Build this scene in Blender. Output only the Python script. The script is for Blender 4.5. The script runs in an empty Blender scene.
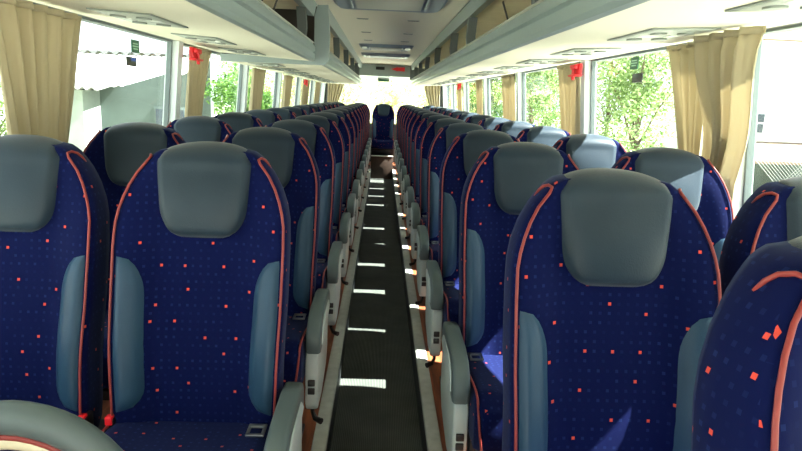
import bpy, bmesh, math, random
from mathutils import Vector, Matrix
random.seed(7)
scn = bpy.context.scene
COL = scn.collection
PI = math.pi

# ------------------------------------------------------------------ helpers
def lin(c):
    out = []
    for v in c:
        v = v / 255.0
        out.append(v / 12.92 if v <= .04045 else ((v + .055) / 1.055) ** 2.4)
    return (out[0], out[1], out[2], 1)

def sstep(t): t = max(0, min(1, t)); return t * t * (3 - 2 * t)

class MB:
    """collects vertices and faces; build() links them as ONE mesh object"""
    def __init__(s): s.v = []; s.f = []
    def add(s, vs, fs):
        n = len(s.v); s.v += [tuple(v) for v in vs]; s.f += [tuple(i + n for i in f) for f in fs]; return s
    def box(s, x0, x1, y0, y1, z0, z1, bev=0, seg=2):
        bm = bmesh.new(); bmesh.ops.create_cube(bm, size=1)
        for v in bm.verts:
            v.co = ((x0 + x1) / 2 + v.co.x * (x1 - x0), (y0 + y1) / 2 + v.co.y * (y1 - y0), (z0 + z1) / 2 + v.co.z * (z1 - z0))
        if bev: bmesh.ops.bevel(bm, geom=bm.edges[:], offset=bev, segments=seg, profile=.5, affect='EDGES')
        s.frombm(bm); return s
    def frombm(s, bm):
        bm.verts.index_update()
        s.add([v.co[:] for v in bm.verts], [[v.index for v in f.verts] for f in bm.faces]); bm.free(); return s
    def loft(s, loops, cap=True, closed=True):
        n = len(loops[0]); b = len(s.v)
        for l in loops: s.v += [tuple(p) for p in l]
        for i in range(len(loops) - 1):
            for j in range(n if closed else n - 1):
                k = (j + 1) % n
                s.f.append((b + i * n + j, b + i * n + k, b + (i + 1) * n + k, b + (i + 1) * n + j))
        if cap and closed:
            s.f.append(tuple(b + j for j in reversed(range(n))))
            s.f.append(tuple(b + (len(loops) - 1) * n + j for j in range(n)))
        return s
    def tube(s, pts, r, seg=8):
        pts = [Vector(p) for p in pts]; loops = []; up = None
        for i, p in enumerate(pts):
            t = (pts[min(i + 1, len(pts) - 1)] - pts[max(i - 1, 0)]).normalized()
            if up is None: up = Vector((0, 0, 1)) if abs(t.z) < .9 else Vector((1, 0, 0))
            a = t.cross(up)
            if a.length < 1e-6: a = t.orthogonal()
            a.normalize(); b = a.cross(t).normalized(); up = b
            rr = r[i] if isinstance(r, (list, tuple)) else r
            loops.append([p + a * math.cos(2 * PI * k / seg) * rr + b * math.sin(2 * PI * k / seg) * rr for k in range(seg)])
        return s.loft(loops)
    def extrude_x(s, prof, x0, x1, bev=0):
        """prof: list of (y,z) outline, extruded along X"""
        bm = bmesh.new()
        a = [bm.verts.new((x0, y, z)) for y, z in prof]; b = [bm.verts.new((x1, y, z)) for y, z in prof]
        n = len(prof); bm.faces.new(a[::-1]); bm.faces.new(b)
        for i in range(n): bm.faces.new((a[i], a[(i + 1) % n], b[(i + 1) % n], b[i]))
        bmesh.ops.recalc_face_normals(bm, faces=bm.faces[:])
        if bev:
            caps = [e for e in bm.edges if (abs(e.verts[0].co.x - e.verts[1].co.x) < 1e-6)]
            bmesh.ops.bevel(bm, geom=caps, offset=bev, segments=3, profile=.5, affect='EDGES')
        return s.frombm(bm)
    def extrude_y(s, prof, y0, y1):
        n = len(prof); b = len(s.v)
        s.v += [(x, y0, z) for x, z in prof] + [(x, y1, z) for x, z in prof]
        for i in range(n): s.f.append((b + i, b + (i + 1) % n, b + n + (i + 1) % n, b + n + i))
        s.f.append(tuple(b + i for i in range(n))[::-1]); s.f.append(tuple(b + n + i for i in range(n)))
        return s
    def grid(s, fn, nu, nv):
        b = len(s.v)
        for i in range(nu + 1):
            for j in range(nv + 1): s.v.append(tuple(fn(i / nu, j / nv)))
        for i in range(nu):
            for j in range(nv):
                a = b + i * (nv + 1) + j
                s.f.append((a, a + nv + 1, a + nv + 2, a + 1))
        return s
    def build(s, name, mat, parent=None, angle=40, recalc=True):
        me = bpy.data.meshes.new(name); me.from_pydata(s.v, [], s.f)
        if recalc:
            bm = bmesh.new(); bm.from_mesh(me); bmesh.ops.recalc_face_normals(bm, faces=bm.faces[:]); bm.to_mesh(me); bm.free()
        me.polygons.foreach_set('use_smooth', [True] * len(me.polygons))
        me.set_sharp_from_angle(angle=math.radians(angle))
        uv = me.uv_layers.new(name='UVMap'); d = uv.data      # box mapping in metres
        for p in me.polygons:
            n = p.normal; ax, ay, az = abs(n.x), abs(n.y), abs(n.z)
            for li in p.loop_indices:
                c = me.vertices[me.loops[li].vertex_index].co
                if ax > ay * 1.4 and ax > az: d[li].uv = (c.y, c.z)
                elif az > ay: d[li].uv = (c.x, c.y)
                else: d[li].uv = (c.x, c.z)
        me.materials.append(mat)
        o = bpy.data.objects.new(name, me); COL.objects.link(o)
        if parent: o.parent = parent
        return o

def tag(o, label=None, cat=None, group=None, kind=None):
    if label: o['label'] = label
    if cat: o['category'] = cat
    if group: o['group'] = group
    if kind: o['kind'] = kind
    return o
def empty(name, loc=(0, 0, 0), label=None, cat=None, group=None, rz=0):
    o = bpy.data.objects.new(name, None); COL.objects.link(o); o.location = loc; o.rotation_euler = (0, 0, rz)
    o.empty_display_size = .1
    return tag(o, label, cat, group)
def copy_tree(o, parent=None):
    c = o.copy(); COL.objects.link(c)
    if parent: c.parent = parent
    for ch in list(o.children): copy_tree(ch, c)
    return c
def struct(o): o['kind'] = 'structure'; return o

# ------------------------------------------------------------------ materials
MATS = {}
def new_mat(name):
    m = bpy.data.materials.new(name); m.use_nodes = True
    nt = m.node_tree; nt.nodes.clear()
    return m, nt, nt.nodes, nt.links
def plain(name, col, rough=.6, metal=0, noise=0, nscale=30, bump=0, bscale=200, coat=0, sheen=0, spec=.5):
    m, nt, N, L = new_mat(name)
    out = N.new('ShaderNodeOutputMaterial'); b = N.new('ShaderNodeBsdfPrincipled'); L.new(b.outputs[0], out.inputs[0])
    c = lin(col) if max(col) > 1 else (*col, 1)
    b.inputs['Base Color'].default_value = c; b.inputs['Roughness'].default_value = rough; b.inputs['Metallic'].default_value = metal
    b.inputs['Specular IOR Level'].default_value = spec
    if coat: b.inputs['Coat Weight'].default_value = coat
    if sheen: b.inputs['Sheen Weight'].default_value = sheen
    if noise or bump: tc = N.new('ShaderNodeTexCoord')
    if noise:
        t = N.new('ShaderNodeTexNoise'); t.inputs['Scale'].default_value = nscale; t.inputs['Detail'].default_value = 4
        L.new(tc.outputs['Object'], t.inputs['Vector'])
        r = N.new('ShaderNodeMapRange'); r.inputs['From Min'].default_value = .3; r.inputs['From Max'].default_value = .7
        r.inputs['To Min'].default_value = 1 - noise; r.inputs['To Max'].default_value = 1 + noise
        L.new(t.outputs[0], r.inputs[0])
        mx = N.new('ShaderNodeVectorMath'); mx.operation = 'SCALE'; mx.inputs[0].default_value = c[:3]
        L.new(r.outputs[0], mx.inputs['Scale']); L.new(mx.outputs[0], b.inputs['Base Color'])
    if bump:
        t2 = N.new('ShaderNodeTexNoise'); t2.inputs['Scale'].default_value = bscale; L.new(tc.outputs['Object'], t2.inputs['Vector'])
        bp = N.new('ShaderNodeBump'); bp.inputs['Strength'].default_value = bump; bp.inputs['Distance'].default_value = .004
        L.new(t2.outputs[0], bp.inputs['Height']); L.new(bp.outputs[0], b.inputs['Normal'])
    return m

def fabric_mat():
    m, nt, N, L = new_mat('spotted_fabric')
    out = N.new('ShaderNodeOutputMaterial'); b = N.new('ShaderNodeBsdfPrincipled'); L.new(b.outputs[0], out.inputs[0])
    uv = N.new('ShaderNodeUVMap'); uv.uv_map = 'UVMap'
    oi = N.new('ShaderNodeObjectInfo')
    def vm(op, a, bb=None):
        n = N.new('ShaderNodeVectorMath'); n.operation = op
        for i, x in enumerate((a, bb)):
            if x is None: continue
            if isinstance(x, (tuple, list)): n.inputs[i].default_value = x
            else: L.new(x, n.inputs[i])
        return n.outputs[0]
    def mt(op, a, bb=None):
        n = N.new('ShaderNodeMath'); n.operation = op
        for i, x in enumerate((a, bb)):
            if x is None: continue
            if isinstance(x, (int, float)): n.inputs[i].default_value = x
            else: L.new(x, n.inputs[i])
        return n.outputs[0]
    off = vm('SCALE', (1, 1.7, 0)); N[-1].inputs['Scale'].default_value = 1
    k = mt('MULTIPLY', oi.outputs['Random'], 53.0); L.new(k, N[-2].inputs['Scale'])
    p = vm('SCALE', uv.outputs[0]); N[-1].inputs['Scale'].default_value = 1 / .078
    p = vm('ADD', p, off)
    p = vm('MULTIPLY', p, (1, 1, 0)); p = vm('ADD', p, (100, 100, .5))
    sp = N.new('ShaderNodeSeparateXYZ'); L.new(p, sp.inputs[0]); cb = N.new('ShaderNodeCombineXYZ')
    L.new(mt('MULTIPLY', mt('FLOOR', sp.outputs[1]), .37), cb.inputs[0]); p = vm('ADD', p, cb.outputs[0])
    cell = vm('FLOOR', p)
    wn = N.new('ShaderNodeTexWhiteNoise'); wn.noise_dimensions = '3D'; L.new(cell, wn.inputs['Vector'])
    tgt = vm('FLOOR', vm('MULTIPLY', wn.outputs['Color'], (2.99, 2.99, 0)))
    p4 = vm('MULTIPLY', p, (4, 4, 4))
    fine = vm('FLOOR', vm('MULTIPLY', vm('FRACTION', p), (4, 4, 0)))
    dif = vm('ABSOLUTE', vm('SUBTRACT', fine, tgt))
    sx = N.new('ShaderNodeSeparateXYZ'); L.new(dif, sx.inputs[0])
    same = mt('LESS_THAN', mt('MAXIMUM', sx.outputs[0], sx.outputs[1]), .5)
    fr = vm('ABSOLUTE', vm('SUBTRACT', vm('FRACTION', p4), (.5, .5, .5)))
    s2 = N.new('ShaderNodeSeparateXYZ'); L.new(fr, s2.inputs[0])
    mxd = mt('MAXIMUM', s2.outputs[0], s2.outputs[1])
    sq = mt('MULTIPLY', same, mt('LESS_THAN', mxd, .165))
    wn2 = N.new('ShaderNodeTexWhiteNoise'); wn2.noise_dimensions = '3D'; L.new(vm('FLOOR', p4), wn2.inputs['Vector'])
    dot = mt('MULTIPLY', mt('LESS_THAN', mxd, .16), mt('MULTIPLY', wn2.outputs[0], .9))
    c1 = N.new('ShaderNodeMix'); c1.data_type = 'RGBA'; c1.inputs[6].default_value = FAB; c1.inputs[7].default_value = FABDOT
    L.new(dot, c1.inputs[0])
    c2 = N.new('ShaderNodeMix'); c2.data_type = 'RGBA'; c2.inputs[7].default_value = (.55, .065, .045, 1)
    L.new(sq, c2.inputs[0]); L.new(c1.outputs[2], c2.inputs[6]); L.new(c2.outputs[2], b.inputs['Base Color'])
    b.inputs['Roughness'].default_value = .85; b.inputs['Sheen Weight'].default_value = .09; b.inputs['Sheen Roughness'].default_value = .4
    b.inputs['Sheen Tint'].default_value = (.5, .65, 1, 1); b.inputs['Specular IOR Level'].default_value = .1
    return m
FAB = (.0010, .0036, .042, 1); FABDOT = (.008, .018, .085, 1)

def cloth_mat(name, col, tr=.45):
    m, nt, N, L = new_mat(name)
    out = N.new('ShaderNodeOutputMaterial'); a = N.new('ShaderNodeBsdfDiffuse'); t = N.new('ShaderNodeBsdfTranslucent'); x = N.new('ShaderNodeMixShader')
    a.inputs[0].default_value = lin(col); t.inputs[0].default_value = lin(col); x.inputs[0].default_value = tr
    L.new(a.outputs[0], x.inputs[1]); L.new(t.outputs[0], x.inputs[2]); L.new(x.outputs[0], out.inputs[0])
    return m
def leaf_mat(name, c1, c2):
    m, nt, N, L = new_mat(name)
    out = N.new('ShaderNodeOutputMaterial'); a = N.new('ShaderNodeBsdfDiffuse'); t = N.new('ShaderNodeBsdfTranslucent'); x = N.new('ShaderNodeMixShader')
    g = N.new('ShaderNodeNewGeometry'); mx = N.new('ShaderNodeMix'); mx.data_type = 'RGBA'
    mx.inputs[6].default_value = lin(c1); mx.inputs[7].default_value = lin(c2); L.new(g.outputs['Random Per Island'], mx.inputs[0])
    L.new(mx.outputs[2], a.inputs[0]); L.new(mx.outputs[2], t.inputs[0]); x.inputs[0].default_value = .5
    L.new(a.outputs[0], x.inputs[1]); L.new(t.outputs[0], x.inputs[2]); L.new(x.outputs[0], out.inputs[0])
    return m
def glass_mat():
    m, nt, N, L = new_mat('window_glass')
    out = N.new('ShaderNodeOutputMaterial'); t = N.new('ShaderNodeBsdfTransparent'); g = N.new('ShaderNodeBsdfGlossy'); x = N.new('ShaderNodeMixShader')
    t.inputs[0].default_value = (.93, .965, .95, 1); g.inputs['Roughness'].default_value = .02
    lw = N.new('ShaderNodeLayerWeight'); lw.inputs[0].default_value = .5
    pw = N.new('ShaderNodeMath'); pw.operation = 'POWER'; pw.inputs[1].default_value = 5; L.new(lw.outputs['Facing'], pw.inputs[0])
    mr = N.new('ShaderNodeMapRange'); mr.inputs['To Min'].default_value = .02; mr.inputs['To Max'].default_value = .3; L.new(pw.outputs[0], mr.inputs[0])
    L.new(mr.outputs[0], x.inputs[0]); L.new(t.outputs[0], x.inputs[1]); L.new(g.outputs[0], x.inputs[2]); L.new(x.outputs[0], out.inputs[0])
    return m
def stripes_mat(name, c1, c2, scale, axis, rough=.8, bump=.4):
    """ribbed rubber / corrugated sheet: a wave across one axis in colour and relief"""
    m, nt, N, L = new_mat(name)
    out = N.new('ShaderNodeOutputMaterial'); b = N.new('ShaderNodeBsdfPrincipled'); L.new(b.outputs[0], out.inputs[0])
    tc = N.new('ShaderNodeTexCoord'); w = N.new('ShaderNodeTexWave'); w.bands_direction = axis; w.inputs['Scale'].default_value = scale
    L.new(tc.outputs['Object'], w.inputs[0])
    nz = N.new('ShaderNodeTexNoise'); nz.inputs['Scale'].default_value = 6; L.new(tc.outputs['Object'], nz.inputs[0])
    mx = N.new('ShaderNodeMix'); mx.data_type = 'RGBA'; mx.inputs[6].default_value = lin(c1); mx.inputs[7].default_value = lin(c2)
    ma = N.new('ShaderNodeMath'); ma.operation = 'MULTIPLY'; L.new(w.outputs[1], ma.inputs[0]); L.new(nz.outputs[0], ma.inputs[1])
    L.new(ma.outputs[0], mx.inputs[0]); L.new(mx.outputs[2], b.inputs['Base Color']); b.inputs['Roughness'].default_value = rough
    bp = N.new('ShaderNodeBump'); bp.inputs['Strength'].default_value = bump; bp.inputs['Distance'].default_value = .003
    L.new(w.outputs[1], bp.inputs['Height']); L.new(bp.outputs[0], b.inputs['Normal'])
    return m
def wood_mat():
    m, nt, N, L = new_mat('wood_look_vinyl')
    out = N.new('ShaderNodeOutputMaterial'); b = N.new('ShaderNodeBsdfPrincipled'); L.new(b.outputs[0], out.inputs[0])
    tc = N.new('ShaderNodeTexCoord'); mp = N.new('ShaderNodeMapping'); mp.inputs['Scale'].default_value = (40, 3, 40)
    t = N.new('ShaderNodeTexNoise'); t.inputs['Scale'].default_value = 1; t.inputs['Detail'].default_value = 5
    L.new(tc.outputs['Object'], mp.inputs[0]); L.new(mp.outputs[0], t.inputs['Vector'])
    cr = N.new('ShaderNodeValToRGB'); cr.color_ramp.elements[0].color = lin((104, 54, 34)); cr.color_ramp.elements[1].color = lin((172, 98, 62))
    cr.color_ramp.elements[0].position = .35; cr.color_ramp.elements[1].position = .7
    L.new(t.outputs[0], cr.inputs[0]); L.new(cr.outputs[0], b.inputs['Base Color']); b.inputs['Roughness'].default_value = .45
    return m
def ground_mat():
    m, nt, N, L = new_mat('dirt_and_grass')
    out = N.new('ShaderNodeOutputMaterial'); b = N.new('ShaderNodeBsdfPrincipled'); L.new(b.outputs[0], out.inputs[0])
    tc = N.new('ShaderNodeTexCoord'); t = N.new('ShaderNodeTexNoise'); t.inputs['Scale'].default_value = .5; t.inputs['Detail'].default_value = 8
    L.new(tc.outputs['Object'], t.inputs['Vector'])
    cr = N.new('ShaderNodeValToRGB'); cr.color_ramp.elements[0].color = lin((172, 174, 140)); cr.color_ramp.elements[1].color = lin((198, 196, 186))
    cr.color_ramp.elements[0].position = .42; cr.color_ramp.elements[1].position = .6
    L.new(t.outputs[0], cr.inputs[0]); L.new(cr.outputs[0], b.inputs['Base Color']); b.inputs['Roughness'].default_value = .95
    return m

M_FAB = fabric_mat()
M_LEA = plain('grey_leatherette', (30, 46, 59), .45, spec=.24, sheen=.12, noise=.08, nscale=9, bump=.12, bscale=320)
M_BOL = plain('slate_leatherette', (36, 64, 88), .45, spec=.3, noise=.06, nscale=12, bump=.1, bscale=320)
M_PIP = plain('coral_piping', (132, 47, 44), .5)
M_ARM = plain('grey_plastic', (80, 93, 95), .5, bump=.05, bscale=400)
M_PAN = plain('pale_grey_plastic', (176, 188, 188), .4)
M_BLK = plain('black_plastic', (18, 18, 20), .45)
M_SHELL = plain('dark_seat_shell', (40, 44, 52), .6)
M_STEEL = plain('brushed_steel', (150, 152, 150), .35, .9)
M_ALU = plain('aluminium_strip', (192, 193, 185), .5, .0, noise=.1, nscale=25)
M_RED = plain('red_plastic', (222, 28, 40), .4)
M_CREAM = plain('cream_lining', (232, 229, 212), .8, bump=.06, bscale=500)
M_CEIL = plain('ceiling_lining', (226, 222, 206), .85, bump=.06, bscale=500)
M_RACK = plain('rack_grey', (140, 154, 156), .35, .1)
M_RACKD = plain('rack_dark_grey', (84, 92, 94), .5)
M_CARD = plain('rack_back_lining', (222, 212, 186), .85, noise=.06, nscale=6)
M_DARK = plain('painted_recess_shade', (44, 38, 34), .8)
M_HATCH = plain('hatch_grey', (136, 150, 164), .4)
M_HATCHI = plain('hatch_panel', (188, 190, 184), .5)
M_PILL = plain('pillar_lining', (206, 214, 216), .55)
M_WALL = plain('wall_lining', (120, 124, 128), .8)
M_RUB = plain('black_rubber', (26, 30, 32), .6)
M_GASK = plain('grey_gasket', (104, 116, 118), .6)
M_MAT = stripes_mat('ribbed_rubber', (44, 49, 45), (112, 116, 108), 38, 'X')
M_WOOD = wood_mat()
M_CURT = cloth_mat('beige_curtain_cloth', (190, 179, 152), .4)
M_GLASS = glass_mat()
M_MODULE = plain('service_module_grey', (168, 176, 168), .45)
M_MODD = plain('service_module_dark', (126, 134, 128), .5)
M_LENS = plain('frosted_lens', (222, 228, 224), .25)
M_GREEN = plain('green_sticker', (38, 92, 66), .5)
M_BLKS = plain('black_sticker', (20, 28, 32), .4)
M_PALE = plain('pale_print', (150, 190, 165), .5)
M_BLUE = plain('blue_print', (50, 80, 170), .5)
M_BROWN = plain('brown_step_vinyl', (54, 37, 26), .6, noise=.2, nscale=14)
M_GROUND = ground_mat()
M_WHITE = plain('white_render', (236, 234, 226), .9, noise=.05, nscale=2)
M_SHED = plain('weathered_plaster', (84, 96, 92), .9, noise=.12, nscale=2)
M_ROOF = stripes_mat('corrugated_sheet', (214, 214, 208), (240, 240, 236), 2.2, 'X', .6, .6)
M_ROOFD = plain('grey_fibre_cement', (104, 106, 100), .9, noise=.15, nscale=5)
M_TILE = plain('pale_roof_tiles', (120, 104, 92), .9, noise=.15, nscale=8)
M_WIN = plain('dark_window_pane', (40, 54, 68), .15)
M_BARK = plain('bark', (98, 84, 68), .95, noise=.2, nscale=10)
M_LEAF1 = leaf_mat('bright_leaves', (92, 122, 66), (164, 182, 128))
M_LEAF2 = leaf_mat('deep_leaves', (56, 96, 46), (116, 148, 80))
M_LEAF3 = leaf_mat('overexposed_leaves', (168, 180, 118), (222, 222, 170))  # leaf colour paled to carry the overexposure seen through the rear window
M_WIRE = plain('galvanised_wire', (170, 174, 172), .5, .4)

# ------------------------------------------------------------------ the bus shell
FLZ = .18                     # seat platform height above the aisle floor
Y0, Y1 = -2.2, 12.95
def wx(z): return 1.19 + (1.755 - z) * .085     # side wall inner face: leans in towards the top
SILL, HEAD = .84, 1.775
AW = .205                     # half width of the sunken gangway
struct(MB().box(-AW, AW, Y0, 11.6, -.06, 0).build('floor', M_RUB))
for s in (-1, 1):
    xs = sorted((s * AW, s * 1.30)); struct(MB().box(xs[0], xs[1], Y0, Y1, -.06, FLZ).build('floor', M_WOOD))
    xs = sorted((s * (AW - .004), s * AW)); struct(MB().box(xs[0], xs[1], Y0, 11.6, .0, FLZ - .004).build('trim_%d' % (6 + s), M_RUB))
# raised step at the back of the aisle
struct(MB().box(-AW, AW, 11.6, Y1, -.06, .42, .004).build('floor', M_BROWN))
struct(MB().box(-AW, AW, 11.58, 11.64, .42, .436, .004).build('trim_1', M_ALU))
struct(MB().box(-AW, AW, 11.84, Y1, .42, .56, .01).build('trim_2', M_SHELL))
# aluminium strips along both edges of the gangway
for i, s in enumerate((-1, 1)):
    m = MB(); m.extrude_y([(s * (AW - .007), FLZ - .03), (s * (AW - .007), FLZ + .004), (s * (AW + .002), FLZ + .008), (s * (AW + .045), FLZ + .006), (s * (AW + .048), FLZ), (s * AW, FLZ), (s * AW, FLZ - .03)], Y0, 11.6)
    struct(m.build('trim_%d' % (3 + i), M_ALU))
tag(MB().box(-AW + .004, AW - .004, Y0, 11.59, 0, .006).build('aisle_runner', M_MAT), 'black ribbed rubber runner laid along the gangway floor', 'floor runner')

LB = [-2.2, .02, 1.87, 3.72, 5.55, 7.35, 9.15, 10.95, 12.9]
RB = [-2.2, .18, 2.19, 3.86, 5.75, 7.65, 9.6, 11.4, 12.9]
tn = 8; wn = 1
for s, side, B in ((-1, 'left', LB), (1, 'right', RB)):
    w = MB()
    w.extrude_y([(s * wx(SILL), SILL), (s * (wx(SILL) + .07), SILL), (s * (wx(-.06) + .07), -.3), (s * wx(-.06), -.3)], Y0, Y1)
    w.extrude_y([(s * wx(HEAD), HEAD), (s * (wx(HEAD) + .08), HEAD - .01), (s * (wx(HEAD) + .06), 2.36), (s * wx(HEAD), 2.36)], Y0, Y1)
    struct(w.build('wall_' + side, M_WALL))
    for k, y in enumerate(B):
        ya, yb = y - .04, y + .04
        if k == 0: ya, yb = y, y + .08
        if k == len(B) - 1: ya, yb = y - .06, Y1
        p = MB(); p.extrude_y([(s * (wx(HEAD) - .012), HEAD), (s * (wx(HEAD) + .06), HEAD), (s * (wx(SILL) + .06), SILL), (s * (wx(SILL) - .012), SILL)], ya, yb)
        struct(p.build('trim_%d' % tn, M_PILL)); tn += 1
    for k in range(len(B) - 1):
        ya, yb = B[k] + .04, B[k + 1] - .04
        xo = .035
        fr = MB()
        for za, zb in ((HEAD - .012, HEAD), (SILL, SILL + .014)):
            fr.extrude_y([(s * (wx(za) + xo - .01), za), (s * (wx(za) + xo + .015), za), (s * (wx(zb) + xo + .015), zb), (s * (wx(zb) + xo - .01), zb)], ya, yb)
        for yy in (ya, yb - .012):
            fr.extrude_y([(s * (wx(HEAD) + xo - .01), HEAD), (s * (wx(HEAD) + xo + .015), HEAD), (s * (wx(SILL) + xo + .015), SILL), (s * (wx(SILL) + xo - .01), SILL)], yy, yy + .012)
        f = struct(fr.build('window_%d' % wn, M_GASK)); wn += 1
        g = MB(); g.extrude_y([(s * (wx(HEAD) + xo), HEAD - .004), (s * (wx(HEAD) + xo + .006), HEAD - .004), (s * (wx(SILL) + xo + .006), SILL + .004), (s * (wx(SILL) + xo), SILL + .004)], ya + .004, yb - .004)
        g.build('pane', M_GLASS, f)
# rear wall with its big window
w = MB(); w.box(-1.34, 1.34, Y1, Y1 + .08, -.3, .95); w.box(-1.30, 1.30, Y1, Y1 + .08, 1.874, 2.36)
w.box(-1.33, -1.12, Y1, Y1 + .08, .95, 1.874); w.box(1.12, 1.33, Y1, Y1 + .08, .95, 1.874)
struct(w.build('wall_back', M_RACKD))
f = MB()
for a in ((-1.12, 1.12, .95, .965), (-1.12, 1.12, 1.859, 1.874), (-1.12, -1.105, .965, 1.859), (1.105, 1.12, .965, 1.859)):
    f.box(a[0], a[1], Y1 + .03, Y1 + .055, a[2], a[3])
f = struct(f.build('window_%d' % wn, M_RUB)); MB().box(-1.11, 1.11, Y1 + .04, Y1 + .046, .955, 1.869).build('pane', M_GLASS, f)
# roof, and the ceiling over the aisle
struct(MB().box(-1.27, 1.27, Y0, Y1 + .08, 2.36, 2.42).build('roof', M_WHITE))
c = MB(); c.extrude_y([(-.50, 2.125), (-.35, 2.135), (.35, 2.135), (.50, 2.125), (.50, 2.16), (-.50, 2.16)], Y0, Y1)
struct(c.build('ceiling', M_CEIL))
# header panel over the rear window
rp = empty('header_panel', (0, 12.6, 1.88), 'grey panel across the back of the bus above the rear window', 'panel')
b = MB(); b.extrude_x([(.0, .02), (.34, -.02), (.34, .245), (.02, .245)], -.50, .50); b.build('panel_face', M_RACK, rp)
# the panel face spans between the two racks

# ------------------------------------------------------------------ overhead luggage racks
def rack(name, s, face, ya, yb, zb, label, divs, straps, cap=None):
    """face: |x| of the rail; zb: underside height"""
    r = empty(name, (s * face, (ya + yb) / 2, zb), label, 'luggage rack')
    ox, oy, oz = s * face, (ya + yb) / 2, zb
    def Pr(pts): return [(s * x - ox, z - oz) for x, z in pts]
    la, lb = ya - oy, yb - oy
    dz = zb - 1.735
    m = MB(); m.extrude_y(Pr([(face + .02, zb + .002), (1.192, 1.772 if dz > -.01 else zb + .01), (1.192, 1.79), (face + .02, zb + .03)]), la, lb); m.build('underside_panel', M_CREAM, r)
    m = MB(); m.extrude_y(Pr([(face + .025, zb), (face + .005, zb + .004), (face - .004, zb + .02), (face - .002, zb + .055), (face + .008, zb + .06), (face + .008, zb + .066),
        (face - .006, zb + .075), (face - .004, zb + .10), (face + .01, zb + .125), (face + .04, zb + .128), (face + .04, zb + .03)]), la, lb); m.build('rail', M_RACK, r, angle=25)
    m = MB(); m.extrude_y(Pr([(face + .0, zb + .128), (face + .006, zb + .136), (face + .016, zb + .136), (face + .016, zb + .126)]), la, lb); m.build('rail_edge', M_ALU, r)
    zt = 2.045
    m = MB(); m.extrude_y(Pr([(face + .005, zt), (face - .012, 2.128), (face + .03, 2.14), (face + .05, zt + .004)]), la, lb); m.build('upper_trim', M_RACK, r)
    m = MB(); m.extrude_y(Pr([(face + .04, zb + .045), (1.1, zb + .045), (1.1, 2.1), (face + .04, 2.1), (face + .04, 2.085), (1.06, 2.085), (1.06, zb + .06), (face + .04, zb + .06)]), la, lb); m.build('back_panel', M_CARD, r)
    m = MB(); m.extrude_y(Pr([(face + .16, zb + .06), (face + .18, zb + .06), (face + .18, zb + .20), (face + .16, zb + .20)]), la, lb); m.build('inner_lip', M_CARD, r)
    for y in divs:
        m = MB(); m.extrude_y(Pr([(face + .012, zb + .12), (face + .004, zb + .19), (face + .012, 2.05), (face + .07, 2.05), (face + .062, zb + .19), (face + .075, zb + .06), (face + .03, zb + .06)]), y - .03 - oy, y + .03 - oy); m.build('divider', M_RACKD, r)
    for y in straps:
        m = MB(); m.tube([(s * (face + .10) - ox, y - oy, 2.05 - oz), (s * (face + .145) - ox, y + .01 - oy, zb + .2 - oz), (s * (face + .15) - ox, y - oy, zb + .07 - oz)], .006, 6); m.build('strap', M_BLK, r)
    if cap:
        m = MB(); m.extrude_y(Pr([(1.192, zb), (face + .0, zb), (face - .03, zb + .03), (face - .035, zb + .2), (face - .02, 2.13), (face + .05, 2.14), (face + .075, 2.05), (face + .075, zb + .12), (face + .12, zb + .06), (1.192, zb + .05)]), la - .05, la); m.build('end_cap', M_RACK, r)
        m = MB(); m.extrude_y(Pr([(1.19, zb + .05), (face + .12, zb + .06), (face + .075, zb + .12), (face + .075, 2.05), (face + .06, 2.12), (1.19, 2.12)]), la - .02, la); m.build('recess_shade_panel', M_DARK, r)  # flat panel; the shade inside the rack opening is painted as its colour
    return r
rack('luggage_rack', 1, .52, Y0, 12.6, 1.735, 'open overhead luggage rack with grey rail along the right side of the bus', [-.4, 1.0, 2.45, 4.35, 5.4, 7.0, 8.6, 10.2, 11.6], [1.9, 3.6, 5.0, 6.2, 7.8])
rack('luggage_rack', -1, .52, Y0, 4.62, 1.735, 'open overhead luggage rack on the left, the nearer one before the step', [-.4, 1.0, 2.45, 4.2], [1.7, 3.35, 3.7])
rack('luggage_rack', -1, .45, 4.7, 12.6, 1.715, 'overhead luggage rack on the left behind the grey end cap, further from the viewer', [6.3, 7.9, 9.5, 11.0], [5.6, 7.2], cap=True)

# ------------------------------------------------------------------ ceiling fittings
def hatch(y0, y1, hw, label, name='roof_hatch', lamp=False, drop=.035):
    h = empty(name, (0, (y0 + y1) / 2, 2.135), label, 'roof hatch' if not lamp else 'ceiling lamp')
    d = (y1 - y0) / 2
    bm = bmesh.new(); bmesh.ops.create_cube(bm, size=1)
    for v in bm.verts: v.co = (v.co.x * 2 * hw * (1 if v.co.z > 0 else .9), v.co.y * 2 * d * (1 if v.co.z > 0 else .9), -drop / 2 + v.co.z * drop)
    ve = [e for e in bm.edges if abs(e.verts[0].co.z - e.verts[1].co.z) > .01]
    bmesh.ops.bevel(bm, geom=ve, offset=min(.07, d * .4), segments=5, profile=.5, affect='EDGES')
    f = [f for f in bm.faces if f.normal.z < -.9]
    bmesh.ops.inset_region(bm, faces=f, thickness=min(.05, d * .25)); bmesh.ops.translate(bm, verts=list({v for x in f for v in x.verts}), vec=(0, 0, .008))
    m = MB(); m.frombm(bm); m.build('frame', M_HATCH, h, angle=30)
    if lamp:
        MB().box(-hw * .62, hw * .62, -d * .5, d * .5, -drop + .004 - .006, -drop + .012, .003).build('panel', M_HATCH, h)
        for sx in (-1, 1): MB().box(sx * hw * .72 - .03, sx * hw * .72 + .03, -d * .4, d * .4, -drop - .006, -drop + .012, .004).build('lens', M_LENS, h)
    else:
        MB().box(-hw * .58, hw * .58, -d * .72, d * .72, -drop - .004, -drop + .012, .005).build('panel', M_HATCHI, h)
        for sx in (-1, 1): MB().box(sx * hw * .66 - .012, sx * hw * .66 + .012, -d * .66, d * .66, -drop - .008, -drop + .012, .005).build('handle', M_HATCH, h)
    return h
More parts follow.
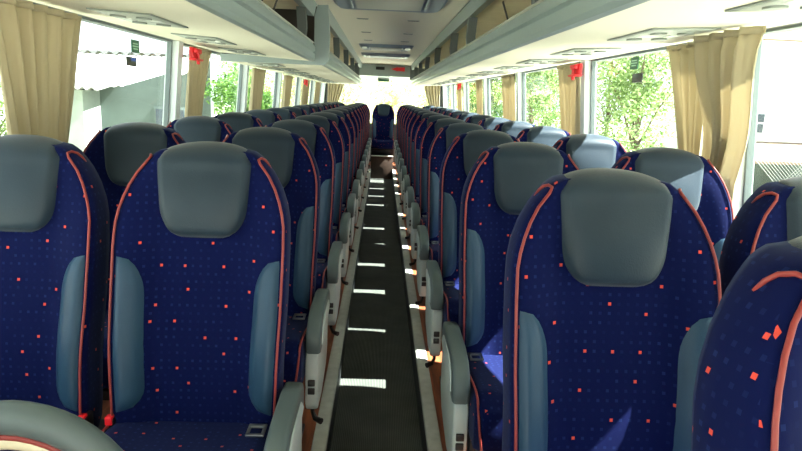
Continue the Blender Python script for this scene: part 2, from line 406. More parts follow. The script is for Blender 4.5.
hatch(3.6, 4.66, .38, 'large grey roof hatch in the ceiling nearest the viewer')
hatch(7.9, 8.5, .34, 'grey roof hatch toward the back of the ceiling, before the lamp')
hatch(9.5, 10.2, .37, 'shallow bluish ceiling lamp with two bright ends behind the rear hatch', 'ceiling_lamp', True)
first = None
names = ['nearest', 'second', 'third']
for i, y in enumerate((5.4, 6.5, 7.4)):
    for s, sd in ((-1, 'left'), (1, 'right')):
        if first is None:
            t = empty('ceiling_vent', (0, 0, 0))
            MB().box(-.05, .05, -.022, .022, -.004, .004, .002).build('bezel', M_MODULE, t); MB().box(-.042, .042, -.011, .011, -.0055, -.002).build('slot', M_BLK, t); first = t
        else: t = copy_tree(first)
        t.location = (s * .21, y, 2.135)
        tag(t, 'small dark ceiling slot, the %s one in the %s row over the gangway' % (names[i], sd), 'ceiling vent', 'slots in the aisle ceiling')

# reading light and air vent modules under the racks
def module():
    t = empty('overhead_vent_unit', (0, 0, 0))
    m = MB(); m.box(-.108, .108, -.205, .205, -.0045, .0, .002); m.build('housing', M_MODD, t)
    MB().box(-.098, .098, -.193, .193, -.0065, -.002, .002).build('cover', M_MODULE, t)
    for y in (-.1, .1):
        for x in (-.045, .045): MB().tube([(x, y, -.004), (x, y, -.012)], .027, 14).build('air_nozzle', M_MODD, t)
    for x in (-.05, .05): MB().box(x - .025, x + .025, -.03, .03, -.010, -.004, .002).build('reading_light', M_LENS, t)
    return t
mod0 = None
ords = ['nearest', 'second', 'third', 'fourth', 'fifth', 'sixth', 'seventh', 'eighth', 'ninth', 'tenth', 'eleventh', 'twelfth', 'thirteenth', 'fourteenth']
for s, sd, ys in ((-1, 'left', [2.42 + .85 * i for i in range(11)]), (1, 'right', [1.38 + .82 * i for i in range(13)])):
    for i, y in enumerate(ys):
        if mod0 is None: mod0 = t = module()
        else: t = copy_tree(mod0)
        z = 1.7565
        if s < 0 and y > 4.6: z = 1.717
        t.location = (s * .915, y, z); t.rotation_euler.y = -s * math.radians(3.05 if z > 1.73 else .05)
        tag(t, 'flat grey reading lamp and vent unit under the %s rack, %s from the front' % (sd, ords[i]), 'service unit', 'reading light units under the racks')

# ------------------------------------------------------------------ curtains
def curtain(s, ya, yb, yba, ybb, zb, label, x_off=.03, pl=5, vary=0):
    zt = 1.757 if s > 0 or ya < 4.6 else 1.712
    o = empty('curtain', (s * (wx(zt) - x_off), (ya + yb) / 2, zt), label, 'curtain', 'curtains tied back at the window posts')
    ox, oy, oz = o.location
    def fn(u, v):
        z = zt + (zb - zt) * v
        k = min(1, v * 1.7) ** .85
        a = ya + (yba - ya) * k; b = yb + (ybb - yb) * k
        uu = u + .012 * math.sin(7 * u + 3 * v + vary)
        y = a + (b - a) * uu
        amp = .016 + .012 * v
        ph = uu * pl * 2 * PI + vary
        xo = x_off + (.04 - x_off) * sstep(v * 2.2) if x_off > .05 else x_off
        x = s * (wx(z) - xo) - s * amp * (math.sin(ph) + .35 * math.sin(2.3 * ph + 1.2 + 2 * v))
        return (x - ox, y - oy, z - oz)
    m = MB(); m.grid(fn, pl * 12, 14); c = m.build('drape', M_CURT, o, angle=180, recalc=False)
    sm = c.modifiers.new('thick', 'SOLIDIFY'); sm.thickness = .002
    def fh(u, v):
        y = ya + (yb - ya) * u; ph = u * pl * 2 * PI + vary
        x = s * (wx(zt) - x_off) - s * .018 * (math.sin(ph) + .35 * math.sin(2.3 * ph + 1.2)) - s * .002
        return (x - ox, y - oy, zt + .002 - .022 * v - oz)
    m = MB(); m.grid(fh, pl * 12, 1); h = m.build('header_tape', M_CURT, o, angle=180, recalc=False)
    sm = h.modifiers.new('thick', 'SOLIDIFY'); sm.thickness = .003
    return o
curtain(-1, 1.88, 2.46, 2.04, 2.35, .86, 'broad beige pleated curtain at the left edge of the view', pl=6)
for i, (a, b, w_) in enumerate(((3.80, 4.26, 'behind the red hammer holder on the nearest left post'), (5.65, 6.2, 'on the third left window post'), (7.46, 8.0, 'on the fourth left window post'), (9.24, 9.9, 'on the fifth left window post'), (11.05, 11.6, 'on the sixth left window post'))):
    curtain(-1, a, b, a + .02, b - .16, .88, 'narrow beige curtain ' + w_, pl=4, vary=i)
curtain(1, 2.29, 2.63, 2.33, 2.45, .86, 'beige curtain right of the nearest tree view, behind the swept-back one', pl=4, vary=2)
curtain(1, 1.88, 2.26, 2.14, 2.29, .88, 'beige curtain swept back across the nearest right post', pl=4, vary=4, x_off=.115)
for i, (a, b, w_) in enumerate(((3.90, 4.30, 'beside the red hammer holder on the right'), (5.84, 6.35, 'on the third right window post'), (7.74, 8.1, 'on the fourth right window post'), (9.7, 10.2, 'on the fifth right window post'))):
    curtain(1, a, b, a, b - .14, .88, 'ochre lit curtain ' + w_, pl=4, vary=i + 3)
# curtains in the rear corners hang across the back
for s, sd in ((-1, 'left'), (1, 'right')):
    o = empty('curtain', (s * 1.0, 12.85, 1.80), 'brown shaded curtain tied back in the rear %s corner' % sd, 'curtain', 'curtains at the rear window')
    def fn(u, v):
        k = min(1, v * 1.2) ** 1.5
        xa = 1.13; xb = .80 + .26 * k
        x = xa + (xb - xa) * u
        return (s * x - s * 1.0, -.02 * math.sin(u * 5 * 2 * PI), -.85 * v)
    m = MB(); m.grid(fn, 50, 12); c = m.build('drape', M_CURT, o, angle=180, recalc=False)
    sm = c.modifiers.new('thick', 'SOLIDIFY'); sm.thickness = .002

# ------------------------------------------------------------------ hammers, stickers, rear signs
ham0 = None
for s, y, w_ in ((-1, 3.80, 'on the nearest left window post'), (1, 3.80, 'on the right beside the ochre curtain'), (-1, 9.15, 'on a far left window post'), (1, 9.6, 'on a far right window post')):
    if ham0 is None:
        ham0 = h = empty('emergency_hammer', (0, 0, 0))
        m = MB(); m.box(.0, .02, -.065, .065, -.035, .035, .008); m.box(.0, .045, -.075, .075, -.04, -.028, .005); m.build('holder', M_RED, h)
        MB().box(.02, .045, -.05, .05, .0, .028, .008).build('hammer_head', M_RED, h)
        m = MB(); m.tube([(.032, 0, .01), (.034, 0, -.06)], [.012, .009], 10); m.build('hammer_handle', M_RED, h)
        MB().box(-.014, .0, -.02, .02, -.02, .02).build('bracket', M_BLK, h)
    else: h = copy_tree(ham0)
    h.location = (s * (wx(1.74) - .03 - (.02 if True else 0)), y, 1.712 if s > 0 or y < 4.6 else 1.67); h.rotation_euler = (0, 0, PI if s > 0 else 0)
    tag(h, 'red emergency hammer in its holder ' + w_, 'emergency hammer', 'emergency hammers on the window posts')
for s, sd, y in ((-1, 'left', 3.16), (1, 'right', 3.17)):
    for z, mt_, w_ in ((1.70, M_GREEN, 'green'), (1.627, M_BLKS, 'black')):
        z += .022 if s > 0 else 0
        hw = .047 if w_ == 'green' else .06; hh = .03 if w_ == 'green' else .022
        x = wx(z) + .03
        o = empty('window_sticker', (s * x, y - (.04 if w_ == 'black' else 0), z), 'small %s notice sticker high on the %s window' % (w_, sd), 'sticker', 'notice stickers on the windows')
        MB().box(-.002, .002, -hw, hw, -hh, hh).build('backing', mt_, o)
        if w_ == 'green':
            m = MB()
            for zz, l in ((.012, .7), (0, .8), (-.012, .6)): m.box(-.0032, .0032, -hw * l, hw * l, zz - .003, zz + .003)
            m.build('print', M_PALE, o)
        else: MB().box(-.0032, .0032, -.01, .045, .002, .016).build('print', M_BLUE if s < 0 else M_SHED, o)
dsp = empty('rear_display', (-.09, 12.585, 2.05), 'small black display set in the grey panel above the rear window', 'display')
MB().box(-.085, .085, -.02, .02, -.028, .028, .004).build('bezel', M_BLK, dsp); MB().box(-.07, .07, -.023, -.018, -.018, .018).build('screen', M_BLKS, dsp)
sg = empty('exit_sign', (.27, 12.595, 2.045), 'small red arrow sign on the panel above the rear window', 'sign')
m = MB(); m.extrude_y([(-.15, 0), (-.02, .04), (-.02, .03), (.12, .04), (.12, -.04), (-.02, -.03), (-.02, -.04)], -.02, .01); m.build('arrow', M_RED, sg)
bl = empty('brake_light', (-.02, 12.9, 1.832), 'small dark box at the top middle of the rear window', 'brake light')
MB().box(-.12, .12, -.02, .045, -.03, .03, .006).build('housing', M_MODULE, bl); MB().box(-.1, .1, -.025, -.018, -.018, .018).build('cover', M_GREEN, bl)

# ------------------------------------------------------------------ the seats (facing the viewer, -Y)
ZC, ZT, LEAN = .49, 1.185, .17
def yc(z): return LEAN * (z - ZC) - .016 * math.exp(-((z - .68) / .12) ** 2)
def interp(tab, z):
    if z <= tab[0][0]: return tab[0][1]
    for (a, va), (b, vb) in zip(tab, tab[1:]):
        if z <= b:
            t = (z - a) / (b - a); return va + (vb - va) * t
    return tab[-1][1]
WR = [(.40, .192), (.50, .196), (.65, .200), (.80, .205), (.95, .206), (1.0, .204), (1.04, .197), (1.08, .183), (1.115, .165), (1.145, .143), (1.165, .122), (1.178, .105), (1.185, .09)]
WG = [(.40, .030), (.55, .042), (.85, .042), (.95, .036), (1.05, .020), (1.12, .006), (1.16, .0), (1.2, .0)]
def wr(z): return interp(WR, z)
def wg(z): return interp(WG, z)
def front(x, z):
    w = wr(z); a = abs(x) / w
    t = max(0, min(1, (a - .45) / .5)); t = t * t * (3 - 2 * t)
    return yc(z) - wg(z) * t
def back_loop(z, k=1.0, dy=0):
    w = wr(z); yc0 = yc(z); g = wg(z)
    half = []
    for a in (.0, .2, .4, .5, .58, .66, .74, .82, .9, .96): half.append((a * w, front(a * w, z)))
    r = [(w, yc0 - g + .002), (w + .008, yc0 - g + .012), (w + .010, yc0 - g + .03), (w + .010, yc0 + .045), (w + .005, yc0 + .08), (w - .012, yc0 + .104), (w * .7, yc0 + .112), (w * .35, yc0 + .116)]
    pts = half + r + [(0, yc0 + .117)]
    full = pts + [(-x, y) for x, y in pts[-2:0:-1]]
    cy = yc0 + .04
    return [(x * k, cy + (y - cy) * k + dy, z) for x, y in full]
def make_backrest():
    m = MB(); L = []
    zs = [.40, .43, .47, .51, .55, .6, .65, .7, .75, .8, .85, .9, .94, .97, 1.0, 1.02, 1.04, 1.06, 1.08, 1.1, 1.12, 1.135, 1.15]
    for i, z in enumerate(zs):
        k = 1.0 if i > 1 else (.86 if i == 0 else .96)
        L.append(back_loop(z, k))
    for z, k in ((1.160, .97), (1.168, .93), (1.175, .86), (1.180, .74), (1.183, .5), (1.184, .2)):
        lp = back_loop(1.15, 1); w0 = wr(1.15); cy = yc(1.15) + .04; f = wr(z) / w0
        L.append([(x * min(1, f * 1.02 if k > .8 else k * f / .86 + .0), cy + (y - cy) * k + LEAN * (z - 1.15), z) for x, y, _ in lp])
    m.loft(L); return m
def make_headrest():
    m = MB(); z0, zr = .958, 1.150
    def fn(u, v):
        uu = u * 2 - 1; vv = v
        # path: 0..0.72 up the front, then over the top
        if vv < .72:
            t = vv / .72; z = z0 + (zr - z0) * t
            hw = .106 + .016 * t
            c = max(0, 1 - t / .46); hw *= max(.0, 1 - (c * .95) ** 2.6) ** (1 / 2.6) if c > 0 else 1
            x = uu * hw
            e = min(1, (1 - abs(uu)) / .14) ; eb = min(1, t / .12)
            off = -.006 + .024 * math.sin(e * PI / 2) * math.sin(eb * PI / 2) + .006 * (1 - uu * uu) * eb
            off += .012 * math.sin(min(1, t * 1.1) * PI) * (1 - uu ** 4)
            return (x, front(x, z) - off, z)
        t = (vv - .72) / .28; a = t * PI * .62
        hw = .122 - .02 * t
        x = uu * hw; e = min(1, (1 - abs(uu)) / .14)
        lift = -.006 + .024 * math.sin(e * PI / 2) + .006 * (1 - uu * uu)
        y = yc(zr) + .044 - (.044 + lift) * math.cos(a) + .02 * t
        z = zr + (.026 + lift * .9) * math.sin(a) - .018 * abs(uu) ** 2.5 * t
        return (x, y, z)
    m.grid(fn, 18, 30); return m
def make_bolster(s):
    m = MB(); za, zb = .53, .925
    def fn(u, v):
        z = za + (zb - za) * v; w = wr(z)
        top = 1.0
        if v > .72: top = math.sqrt(max(0, 1 - ((v - .72) / .28) ** 2))
        if v < .16: top = math.sqrt(max(0, 1 - ((.16 - v) / .16) ** 2))
        outer = w - .002
        inner = outer - .070 * top
        x = inner + (outer - inner) * u
        e = math.sin(min(1, min(u, 1 - u) / .32) * PI / 2) * math.sin(min(1, min(v, 1 - v) / .06) * PI / 2)
        return (s * x, front(x, z) - (-.003 + .014 * e * top), z)
    m.grid(fn, 10, 26); return m
def make_piping(s):
    m = MB(); pts = []
    z = .43
    while z <= 1.1501:
        w = wr(z); pts.append((s * (w + .003), front(w, z) - .003, z)); z += .03
    w = wr(1.15)
    pts += [(s * (w - .003), front(w, 1.155) + .004, 1.160), (s * (w + .002), front(w, 1.15) + .018, 1.163), (s * (w + .008), front(w, 1.15) + .034, 1.158), (s * (w + .014), front(w, 1.15) + .044, 1.148), (s * (w + .02), front(w, 1.15) + .05, 1.134)]
    m.tube(pts, .0033, 8); return m
def cush_top(x, y):
    a = abs(x) / .205
    return ZC + .005 + .04 * sstep(-y / .4) + .014 * sstep((a - .5) / .4) - .03 * sstep((-y - .378) / .06)
def make_cushion():
    m = MB(); L = []
    ys = [.03, .0, -.06, -.14, -.22, -.29, -.35, -.385, -.41, -.428, -.436]
    for i, y in enumerate(ys):
        w = .208 - (.012 if y < -.42 else 0) - (.004 if i == 0 else 0)
        zb = ZC - .12 + (.03 * sstep((-y - .378) / .06))
        tops = [-1, -.93, -.8, -.65, -.4, 0, .4, .65, .8, .93, 1]
        lp = [(a * w, y, cush_top(a * w, y) - (.014 if abs(a) == 1 else (.003 if abs(a) == .93 else 0))) for a in tops]
        lp += [(w + .004, y, ZC - .03), (w, y, zb + .01), (w * .9, y, zb), (-w * .9, y, zb), (-w, y, zb + .01), (-w - .004, y, ZC - .03)]
        L.append(lp)
    y = -.441; L.append([(x * .96, y, ZC - .02 + (z - ZC + .02) * .6) for x, _, z in L[-1]])
    m.loft(L); return m
def make_cushion_piping(s):
    m = MB(); w = .207; pts = [(s * w, .0, cush_top(w, 0) - .006)]
    for y in (-.08, -.16, -.24, -.31, -.36, -.40): pts.append((s * w, y, cush_top(w, y) - .004))
    pts += [(s * (w - .002), -.430, ZC - .005), (s * (w - .006), -.442, ZC - .045), (s * (w - .012), -.440, ZC - .085)]
    m.tube(pts, .0034, 8); return m
def make_armrest(m, x0, x1):
    prof = [(.03, .53), (.035, .58), (.02, .602), (-.05, .612), (-.2, .61), (-.27, .598), (-.315, .57), (-.335, .54), (-.338, .51), (-.332, .485), (-.31, .477), (-.20, .48), (-.08, .50)]
    m.extrude_x(prof, x0, x1, .010); return m

P = {}
def proto(kind):
    """kind: 'window', 'aisle+' (armrest on +x), 'aisle-'"""
    r = empty('coach_seat', (0, 0, 0))
    def part(key, fn, name, mat, par=r, **k):
        if key in P:
            o = P[key].copy(); COL.objects.link(o); o.parent = par
            for c in P[key].children:
                cc = c.copy(); COL.objects.link(cc); cc.parent = o
        else:
            o = fn().build(name, mat, par, **k); P[key] = o
        return o
    part('back', make_backrest, 'backrest', M_FAB, angle=60)
    part('head', make_headrest, 'headrest', M_LEA, angle=70)
    for s in (-1, 1):
        part('bol%d' % s, lambda: make_bolster(s), 'side_bolster', M_BOL, angle=80)
        part('pip%d' % s, lambda: make_piping(s), 'backrest_piping', M_PIP, angle=180)
        part('cpip%d' % s, lambda: make_cushion_piping(s), 'cushion_piping', M_PIP, angle=180)
    part('cush', make_cushion, 'cushion', M_FAB, angle=60)
    def shell():
        m = MB(); L = []
        for z in (.32, .34, .5, .7, .9, 1.02, 1.08, 1.11):
            w = wr(max(z, .45)) - .03 - (.03 if z in (.32, 1.11) else 0); y = yc(max(z, .4))
            L.append([(-w, y + .106, z), (-w * .8, y + .13, z), (0, y + .134, z), (w * .8, y + .13, z), (w, y + .106, z), (0, y + .10, z)])
        m.loft(L); return m
    part('shell', shell, 'back_shell', M_SHELL)
    part('frame', lambda: MB().box(-.19, .19, -.40, .04, .335, .372, .006).box(-.2, .2, .04, .09, .33, .42, .006), 'seat_frame', M_BLK)
    for x in (-.15, .15):
        part('leg%d' % (x > 0), lambda: MB().box(x - .02, x + .02, -.10, -.05, .0, .34, .005).box(x - .022, x + .022, -.26, .06, .0, .014, .004), 'leg', M_BLK)
    # belt: buckle on one side, tongue on the other
    bs = 1 if kind == 'window' else (-1 if kind == 'aisle+' else 1)
    bu = part('buckle%d' % bs, lambda: MB().box(bs * .205 - .012, bs * .205 + .012, -.05, -.005, .475, .525, .005), 'belt_buckle', M_BLK)
    part('bub%d' % bs, lambda: MB().box(bs * .205 - .009, bs * .205 + .009, -.053, -.03, .508, .53, .003), 'release_button', M_RED, bu)
    def tongue():
        m = MB(); x = -bs * .165
        for a in ((-.022, .022, -.115, -.105), (-.022, .022, -.075, -.06), (-.022, -.014, -.11, -.07), (.014, .022, -.11, -.07)): m.box(x + a[0], x + a[1], a[2], a[3], .522, .528, .002)
        return m
    part('tongue%d' % bs, tongue, 'belt_tongue', M_STEEL)
    if kind != 'window':
        s = 1 if kind == 'aisle+' else -1
        xa, xb = sorted((s * .217, s * .266))
        part('arm%d' % s, lambda: make_armrest(MB(), xa, xb), 'armrest', M_ARM, angle=50)
        xi, xj = sorted((s * .258, s * .270))
        def inset():
            return MB().extrude_x([(.0, .545), (-.04, .578), (-.2, .58), (-.27, .555), (-.285, .50), (-.2, .495)], xi, xj, .004)
        part('armin%d' % s, inset, 'armrest_inlay', M_PAN)
        xp, xq = sorted((s * .214, s * .258))
        pn = part('panel%d' % s, lambda: MB().extrude_x([(.06, .53), (-.08, .50), (-.22, .49), (-.30, .482), (-.315, .45), (-.32, .30), (-.30, .27), (-.18, .26), (.0, .30), (.06, .36)], xp, xq, .008), 'side_panel', M_PAN, angle=50)
        for z in (.345, .375):
            part('sw%d%d' % (s, z * 1000), lambda: MB().box(s * .236 - .012, s * .236 + .012, -.325, -.31, z - .011, z + .011, .003), 'recline_button', M_BLK, pn)
        part('lev%d' % s, lambda: MB().tube([(s * .23, -.22, .29), (s * .236, -.27, .245), (s * .25, -.31, .24), (s * .272, -.325, .238)], [.007, .007, .009, .011], 8), 'lever', M_BLK)
    return r
PROT = {}
used = set()
def seat(kind, x, ytop, z, label):
    global PROT
    if kind not in PROT: o = PROT[kind] = proto(kind)
    else: o = copy_tree(PROT[kind])
    o.location = (x, ytop - .12, z); o.rotation_euler = (0, 0, 0)
    return tag(o, label, 'seat', 'coach seats in rows')
AX, WX = .468, .945
rowname = ['first', 'second', 'third', 'fourth', 'fifth', 'sixth', 'seventh', 'eighth', 'ninth', 'tenth', 'eleventh', 'twelfth', 'thirteenth', 'fourteenth']
for k in range(13):
    y = 1.60 + .8 * k
    s1 = seat('aisle+', -AX, y, FLZ, 'spotted navy coach seat with armrest beside the gangway, %s row on the left' % rowname[k])
    if k == 0: MB().box(-.2115, -.2095, -.012, .008, .535, .60, .0005).build('care_label', M_LENS, s1)
    seat('window', -WX, y, FLZ, 'spotted navy coach seat against the windows, %s row on the left' % rowname[k])
for k in range(-1, 13):
    y = 1.275 + .8 * k
    if k == -1: y = .65; lb = 'nearest navy coach seat, cut off at the bottom right corner of the view'
    else: lb = 'spotted navy coach seat with armrest beside the gangway, %s row on the right' % rowname[k]
    so_ = seat('aisle-', AX if k >= 0 else .585, y, FLZ, lb)
    if k < 0: so_.rotation_euler.z = math.radians(12)
    if k >= 0:
        seat('window', WX, y, FLZ, 'spotted navy coach seat against the windows, %s row on the right' % rowname[k])
for x, w_ in ((0, 'middle one of the rear bench facing down the gangway'), (-AX, 'left of the middle seat on the rear bench'), (AX, 'right of the middle seat on the rear bench'), (-.9, 'in the rear left corner below the tied curtain'), (.9, 'in the rear right corner below the tied curtain')):
    seat('window', x, 12.27, FLZ, 'dark navy coach seat ' + w_)
# the middle one stands on the step: give its legs the step to stand on
# padded hoop by the front left seats
hp = empty('grab_rail', (-.62, .955, FLZ), 'grey padded hoop rail with red piping in the bottom left corner', 'grab rail')
def arc(R, y):
    pts = [(-R, y, 0), (-R, y, .33)]
    for i in range(25):
        a = PI - PI * i / 24; pts.append((R * math.cos(a), y, .592 + R * math.sin(a)))
    return pts + [(R, y, .33), (R, y, 0)]
m = MB(); m.tube(arc(.20, 0), .028, 14); m.build('padding', M_ARM, hp, angle=180)
m = MB(); m.tube(arc(.172, -.012), .006, 8); m.build('piping', M_PIP, hp, angle=180)
m = MB(); m.tube(arc(.160, .0), .016, 12); m.build('inner_band', plain('beige_trim', (206, 198, 170), .5), hp, angle=180)

# ------------------------------------------------------------------ outside
GZ = -1.2
g = MB(); g.box(-90, 90, -60, 120, GZ - .3, GZ); tag(g.build('ground', M_GROUND), kind='structure')
def tree(x, y, h, r, mat, label, n=4500, leaf=.13, seed=0, zb=.2, name='tree'):
    rnd = random.Random(seed)
    t = empty(name, (x, y, GZ), label, 'tree', 'trees around the bus')
    m = MB(); m.tube([(0, 0, -.1), (.05, .03, h * .3), (-.04, .02, h * .6), (0, 0, h * .85)], [.11, .09, .06, .02], 8)
    blobs = []
    for i in range(22):
        a = rnd.uniform(0, 2 * PI); rr = r * rnd.uniform(.1, .72); zz = h * rnd.uniform(zb + .12, .9)
        b = Vector((rr * math.cos(a), rr * math.sin(a), zz)); blobs.append((b, r * rnd.uniform(.3, .5)))
        if i < 8: m.tube([(0, 0, h * .3), tuple(b * .5 + Vector((0, 0, h * .2))), tuple(b)], [.035, .022, .01], 6)
    m.build('trunk', M_BARK, t)
    m = MB()
    for i in range(n):
        b, br = blobs[rnd.randrange(len(blobs))]
        d = Vector((rnd.gauss(0, 1), rnd.gauss(0, 1), rnd.gauss(0, 1))).normalized() * br * rnd.uniform(.55, 1.05)
        p = b + Vector((d.x, d.y, d.z * .85))
        if p.z < .05: p.z = .05 + rnd.random() * .3
        q = Matrix.Rotation(rnd.uniform(0, 2 * PI), 3, 'Z') @ Matrix.Rotation(rnd.uniform(-1.2, 1.2), 3, 'X') @ Matrix.Rotation(rnd.uniform(-1.2, 1.2), 3, 'Y')
        l = leaf * rnd.uniform(.6, 1.3); w = l * .5
        m.add([p + q @ Vector(c) for c in ((-l * .5, 0, 0), (0, -w * .5, l * .06), (l * .5, 0, 0), (0, w * .5, l * .06))], [(0, 1, 2, 3)])
    m.build('foliage', mat, t, recalc=False)
    return t
side = [(7.0, 17.2, 4.9, 1.95, M_LEAF1, 'leafy bright tree outside the big right window'), (5.4, 23.0, 5.0, 1.5, M_LEAF1, 'leafy tree beyond the right window, left of the nearest one'),
        (5.0, 29.5, 5.2, 1.8, M_LEAF2, 'darker tree seen between two curtains on the right'), (10.2, 28.5, 6.0, 2.6, M_LEAF1, 'tall tree behind the nearest one on the right'),
        (9.0, 34.0, 5.0, 2.6, M_LEAF2, 'furthest tree along the right side of the bus')]
for i, a in enumerate(side): tree(*a, seed=20 + i, zb=-.06, n=11000, leaf=.12)
left = [(-3.7, 17.4, 3.2, 1.2, M_LEAF2, 'deep green tree outside the left windows beyond the shed'), (-5.2, 24.0, 4.4, 1.9, M_LEAF2, 'green tree further along the left windows'), (-6.8, 31.0, 4.6, 2.3, M_LEAF1, 'pale distant tree along the left side'),
        (-10.4, 17.0, 3.4, 1.5, M_LEAF1, 'bush at the left edge beside the shed')]
for i, a in enumerate(left): tree(*a, seed=40 + i, zb=-.04, n=7000, leaf=.12)
for i, (x, y) in enumerate(((-5.6, 42), (.6, 45), (6.2, 43), (-2.2, 36), (3.0, 36))):
    tree(x, y, 4.0 if i > 2 else 5.6, 2.6, M_LEAF3, 'tree behind the bus with overexposure painted into its pale leaves, %s' % ['beyond the rear left corner', 'centred in the rear window far back', 'beyond the rear right corner', 'left of the rear middle seat, nearer', 'right of the rear middle seat, nearer'][i], seed=60 + i, zb=.05, leaf=.2)

# left: old shed with corrugated roof
sh = empty('shed', (-6.0, 15, GZ), 'grey plastered shed with pale corrugated roof outside the left window', 'building')
def SP(x, y, z): return (x + 6.0, y - 15, z - GZ)
def poly_y(m, prof, y0, y1):      # prof (x,z) world
    return m.extrude_y([(x + 6.0, z - GZ) for x, z in prof], y0 - 15, y1 - 15)
m = MB(); poly_y(m, [(-7.4, GZ), (-4.25, GZ), (-4.25, 1.80), (-4.75, 1.80), (-5.75, 1.48), (-7.4, 1.48)], 14.0, 14.3); m.build('wall', M_SHED, sh)
m = MB(); m.box(-7.4 + 6, -6.15 + 6, 13.2 - 15, 14.0 - 15, 0, 1.40 - GZ); m.build('annex_wall', plain('pale_plaster', (132, 142, 134), .9, noise=.1, nscale=3), sh)
f = MB().box(-7.3 + 6, -6.6 + 6, 13.17 - 15, 13.2 - 15, .75 - GZ, 1.32 - GZ, .005).build('window', M_PILL, sh)
MB().box(-7.24 + 6, -6.66 + 6, 13.15 - 15, 13.18 - 15, .80 - GZ, 1.27 - GZ).build('pane', M_WIN, f)
f = MB().box(-5.0 + 6, -4.3 + 6, 13.97 - 15, 14.0 - 15, .55 - GZ, 1.1 - GZ, .005).build('window', M_SHED, sh)
MB().box(-4.95 + 6, -4.35 + 6, 13.95 - 15, 13.98 - 15, .60 - GZ, 1.05 - GZ).build('pane', M_WIN, f)
def corr(m, x0, x1, y0, z0, y1, z1, per=.18, amp=.03, th=.02):
    n = int((x1 - x0) / per * 6); top = []; b = []
    L = []
    for i in range(n + 1):
        x = x0 + (x1 - x0) * i / n; dz = amp * math.sin(2 * PI * (x - x0) / per)
        L.append([SP(x, y0, z0 + dz), SP(x, y1, z1 + dz), SP(x, y1, z1 + dz - th), SP(x, y0, z0 + dz - th)])
    m.loft(L); return m
m = MB(); corr(m, -7.7, -5.75, 12.95, 1.44, 14.1, 1.60); m.build('annex_roof', M_ROOFD, sh)
m = MB(); corr(m, -8.8, -4.95, 14.3, 1.52, 18.5, 2.35); m.build('roof', M_ROOF, sh)
m = MB(); corr(m, -8.8, -4.95, 18.6, 2.42, 19.2, 2.48, .3, .05); m.build('ridge', plain('dark_ridge', (50, 52, 50), .9), sh)
m = MB(); m.box(-8.8 + 6, -4.95 + 6, 18.4 - 15, 18.7 - 15, 0, 2.3 - GZ); m.build('rear_wall', M_SHED, sh)

# right: white house with tiled lean-to, and the chain link fence in front
hs = empty('house', (14, 21, GZ), 'white house with tiled lean-to behind the wire fence on the right', 'building')
def HB(x0, x1, y0, y1, z0, z1, bev=0): return MB().box(x0 - 14, x1 - 14, y0 - 21, y1 - 21, z0 - GZ, z1 - GZ, bev)
HB(10.4, 19, 19, 24, GZ, 3.6).build('wall', M_WHITE, hs)
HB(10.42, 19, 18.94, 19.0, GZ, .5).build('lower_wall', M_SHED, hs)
m = MB(); m.loft([[(x - 14, 17.2 - 21, .16 - GZ), (x - 14, 19 - 21, .62 - GZ), (x - 14, 19 - 21, .54 - GZ), (x - 14, 17.2 - 21, .08 - GZ)] for x in (10.3, 19.2)]); m.build('lean_to_roof', M_TILE, hs)
for xx in (10.4, 12.0, 13.6, 15.2, 16.8): HB(xx, xx + .12, 17.3, 17.42, GZ, .12).build('post', M_BARK, hs)
for xx in (11.05, 13.2, 15.4):
    f = HB(xx, xx + .62, 18.95, 19.0, .82, 1.5, .005).build('window', M_PILL, hs)
    HB(xx + .07, xx + .55, 18.93, 18.96, .88, 1.14).build('pane', M_WIN, f); HB(xx + .07, xx + .55, 18.93, 18.96, 1.20, 1.44).build('pane', M_WIN, f)
m = MB(); m.loft([[(x - 14, 18.6 - 21, 3.6 - GZ), (x - 14, 21.5 - 21, 5.0 - GZ), (x - 14, 24.4 - 21, 3.6 - GZ)] for x in (10.2, 19.2)]); m.build('roof', M_TILE, hs)
struct(MB().box(8.45, 24, 12.2, 16.2, GZ - .1, -.85, .05).build('ground', M_GROUND))
fc = empty('chain_link_fence', (8.6, 14.3, -.85), 'chain link wire fence with thin posts outside the nearest right window', 'fence')
m = MB(); H = 1.3; per = .085; LEN = 9.0
i = 0
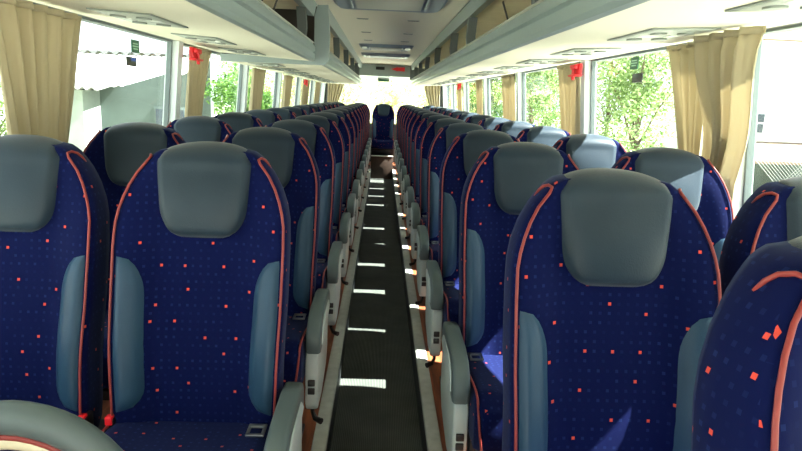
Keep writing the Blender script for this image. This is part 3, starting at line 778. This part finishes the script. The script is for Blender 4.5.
while i * per < LEN + H:
    for d in (1, -1):
        a0, za, b0, zb = i * per, 0.02, i * per - H * d, H
        if d < 0: a0, b0 = i * per - H, i * per
        else: a0, b0 = i * per, i * per - H
        if min(a0, b0) < 0 or max(a0, b0) > LEN: continue
        m.add([(a0, 0, za), (a0 + .008, .004, za), (a0, .008, za), (b0, 0, zb), (b0 + .008, .004, zb), (b0, .008, zb)], [(0, 1, 4, 3), (1, 2, 5, 4), (2, 0, 3, 5)])
    i += 1
m.build('wire_mesh', M_WIRE, fc)
for xx in (0, 2.2, 4.4, 6.6, 8.9): MB().tube([(xx, .04, 0), (xx, .04, H + .06)], .025, 8).build('post', M_WIRE, fc)
MB().tube([(0, .02, H), (LEN, .02, H)], .012, 6).build('top_wire', M_WIRE, fc)

# ------------------------------------------------------------------ light
sd = bpy.data.lights.new('sun', 'SUN'); sd.energy = 31; sd.angle = math.radians(.55); sd.color = (1, .98, .94)
so = bpy.data.objects.new('sun', sd); COL.objects.link(so); so.location = (20, 0, 25)
so.rotation_euler = Vector((1, -.07, 1.15)).to_track_quat('Z', 'Y').to_euler()
W = bpy.data.worlds.new('sky'); scn.world = W; W.use_nodes = True
bg = W.node_tree.nodes['Background']; bg.inputs[0].default_value = (.86, .95, 1, 1); bg.inputs[1].default_value = 1.7

# ------------------------------------------------------------------ camera
cam = bpy.data.cameras.new('camera'); cam.sensor_width = 36; cam.lens = 624 / 802 * 36; cam.clip_start = .02; cam.clip_end = 400
co = bpy.data.objects.new('camera', cam); COL.objects.link(co); scn.camera = co
ya, pa, ra = math.radians(2.1), math.radians(11.6), math.radians(2.3)
fw = Vector((math.sin(ya) * math.cos(pa), math.cos(ya) * math.cos(pa), -math.sin(pa))); r_ = Vector((math.cos(ya), -math.sin(ya), 0)); u_ = r_.cross(fw)
R_ = r_ * math.cos(ra) + u_ * math.sin(ra); U_ = u_ * math.cos(ra) - r_ * math.sin(ra)
co.matrix_world = Matrix(((R_.x, U_.x, -fw.x, -.023), (R_.y, U_.y, -fw.y, 0), (R_.z, U_.z, -fw.z, 1.51), (0, 0, 0, 1)))

vs = scn.view_settings; scn.display_settings.display_device = 'sRGB'
vs.view_transform = 'Standard'; vs.look = 'None'; vs.gamma = 1; vs.use_curve_mapping = False; vs.exposure = .85
scn.cycles.use_denoising = True
scn.cycles.max_bounces = 12; scn.cycles.diffuse_bounces = 6; scn.cycles.transparent_max_bounces = 16
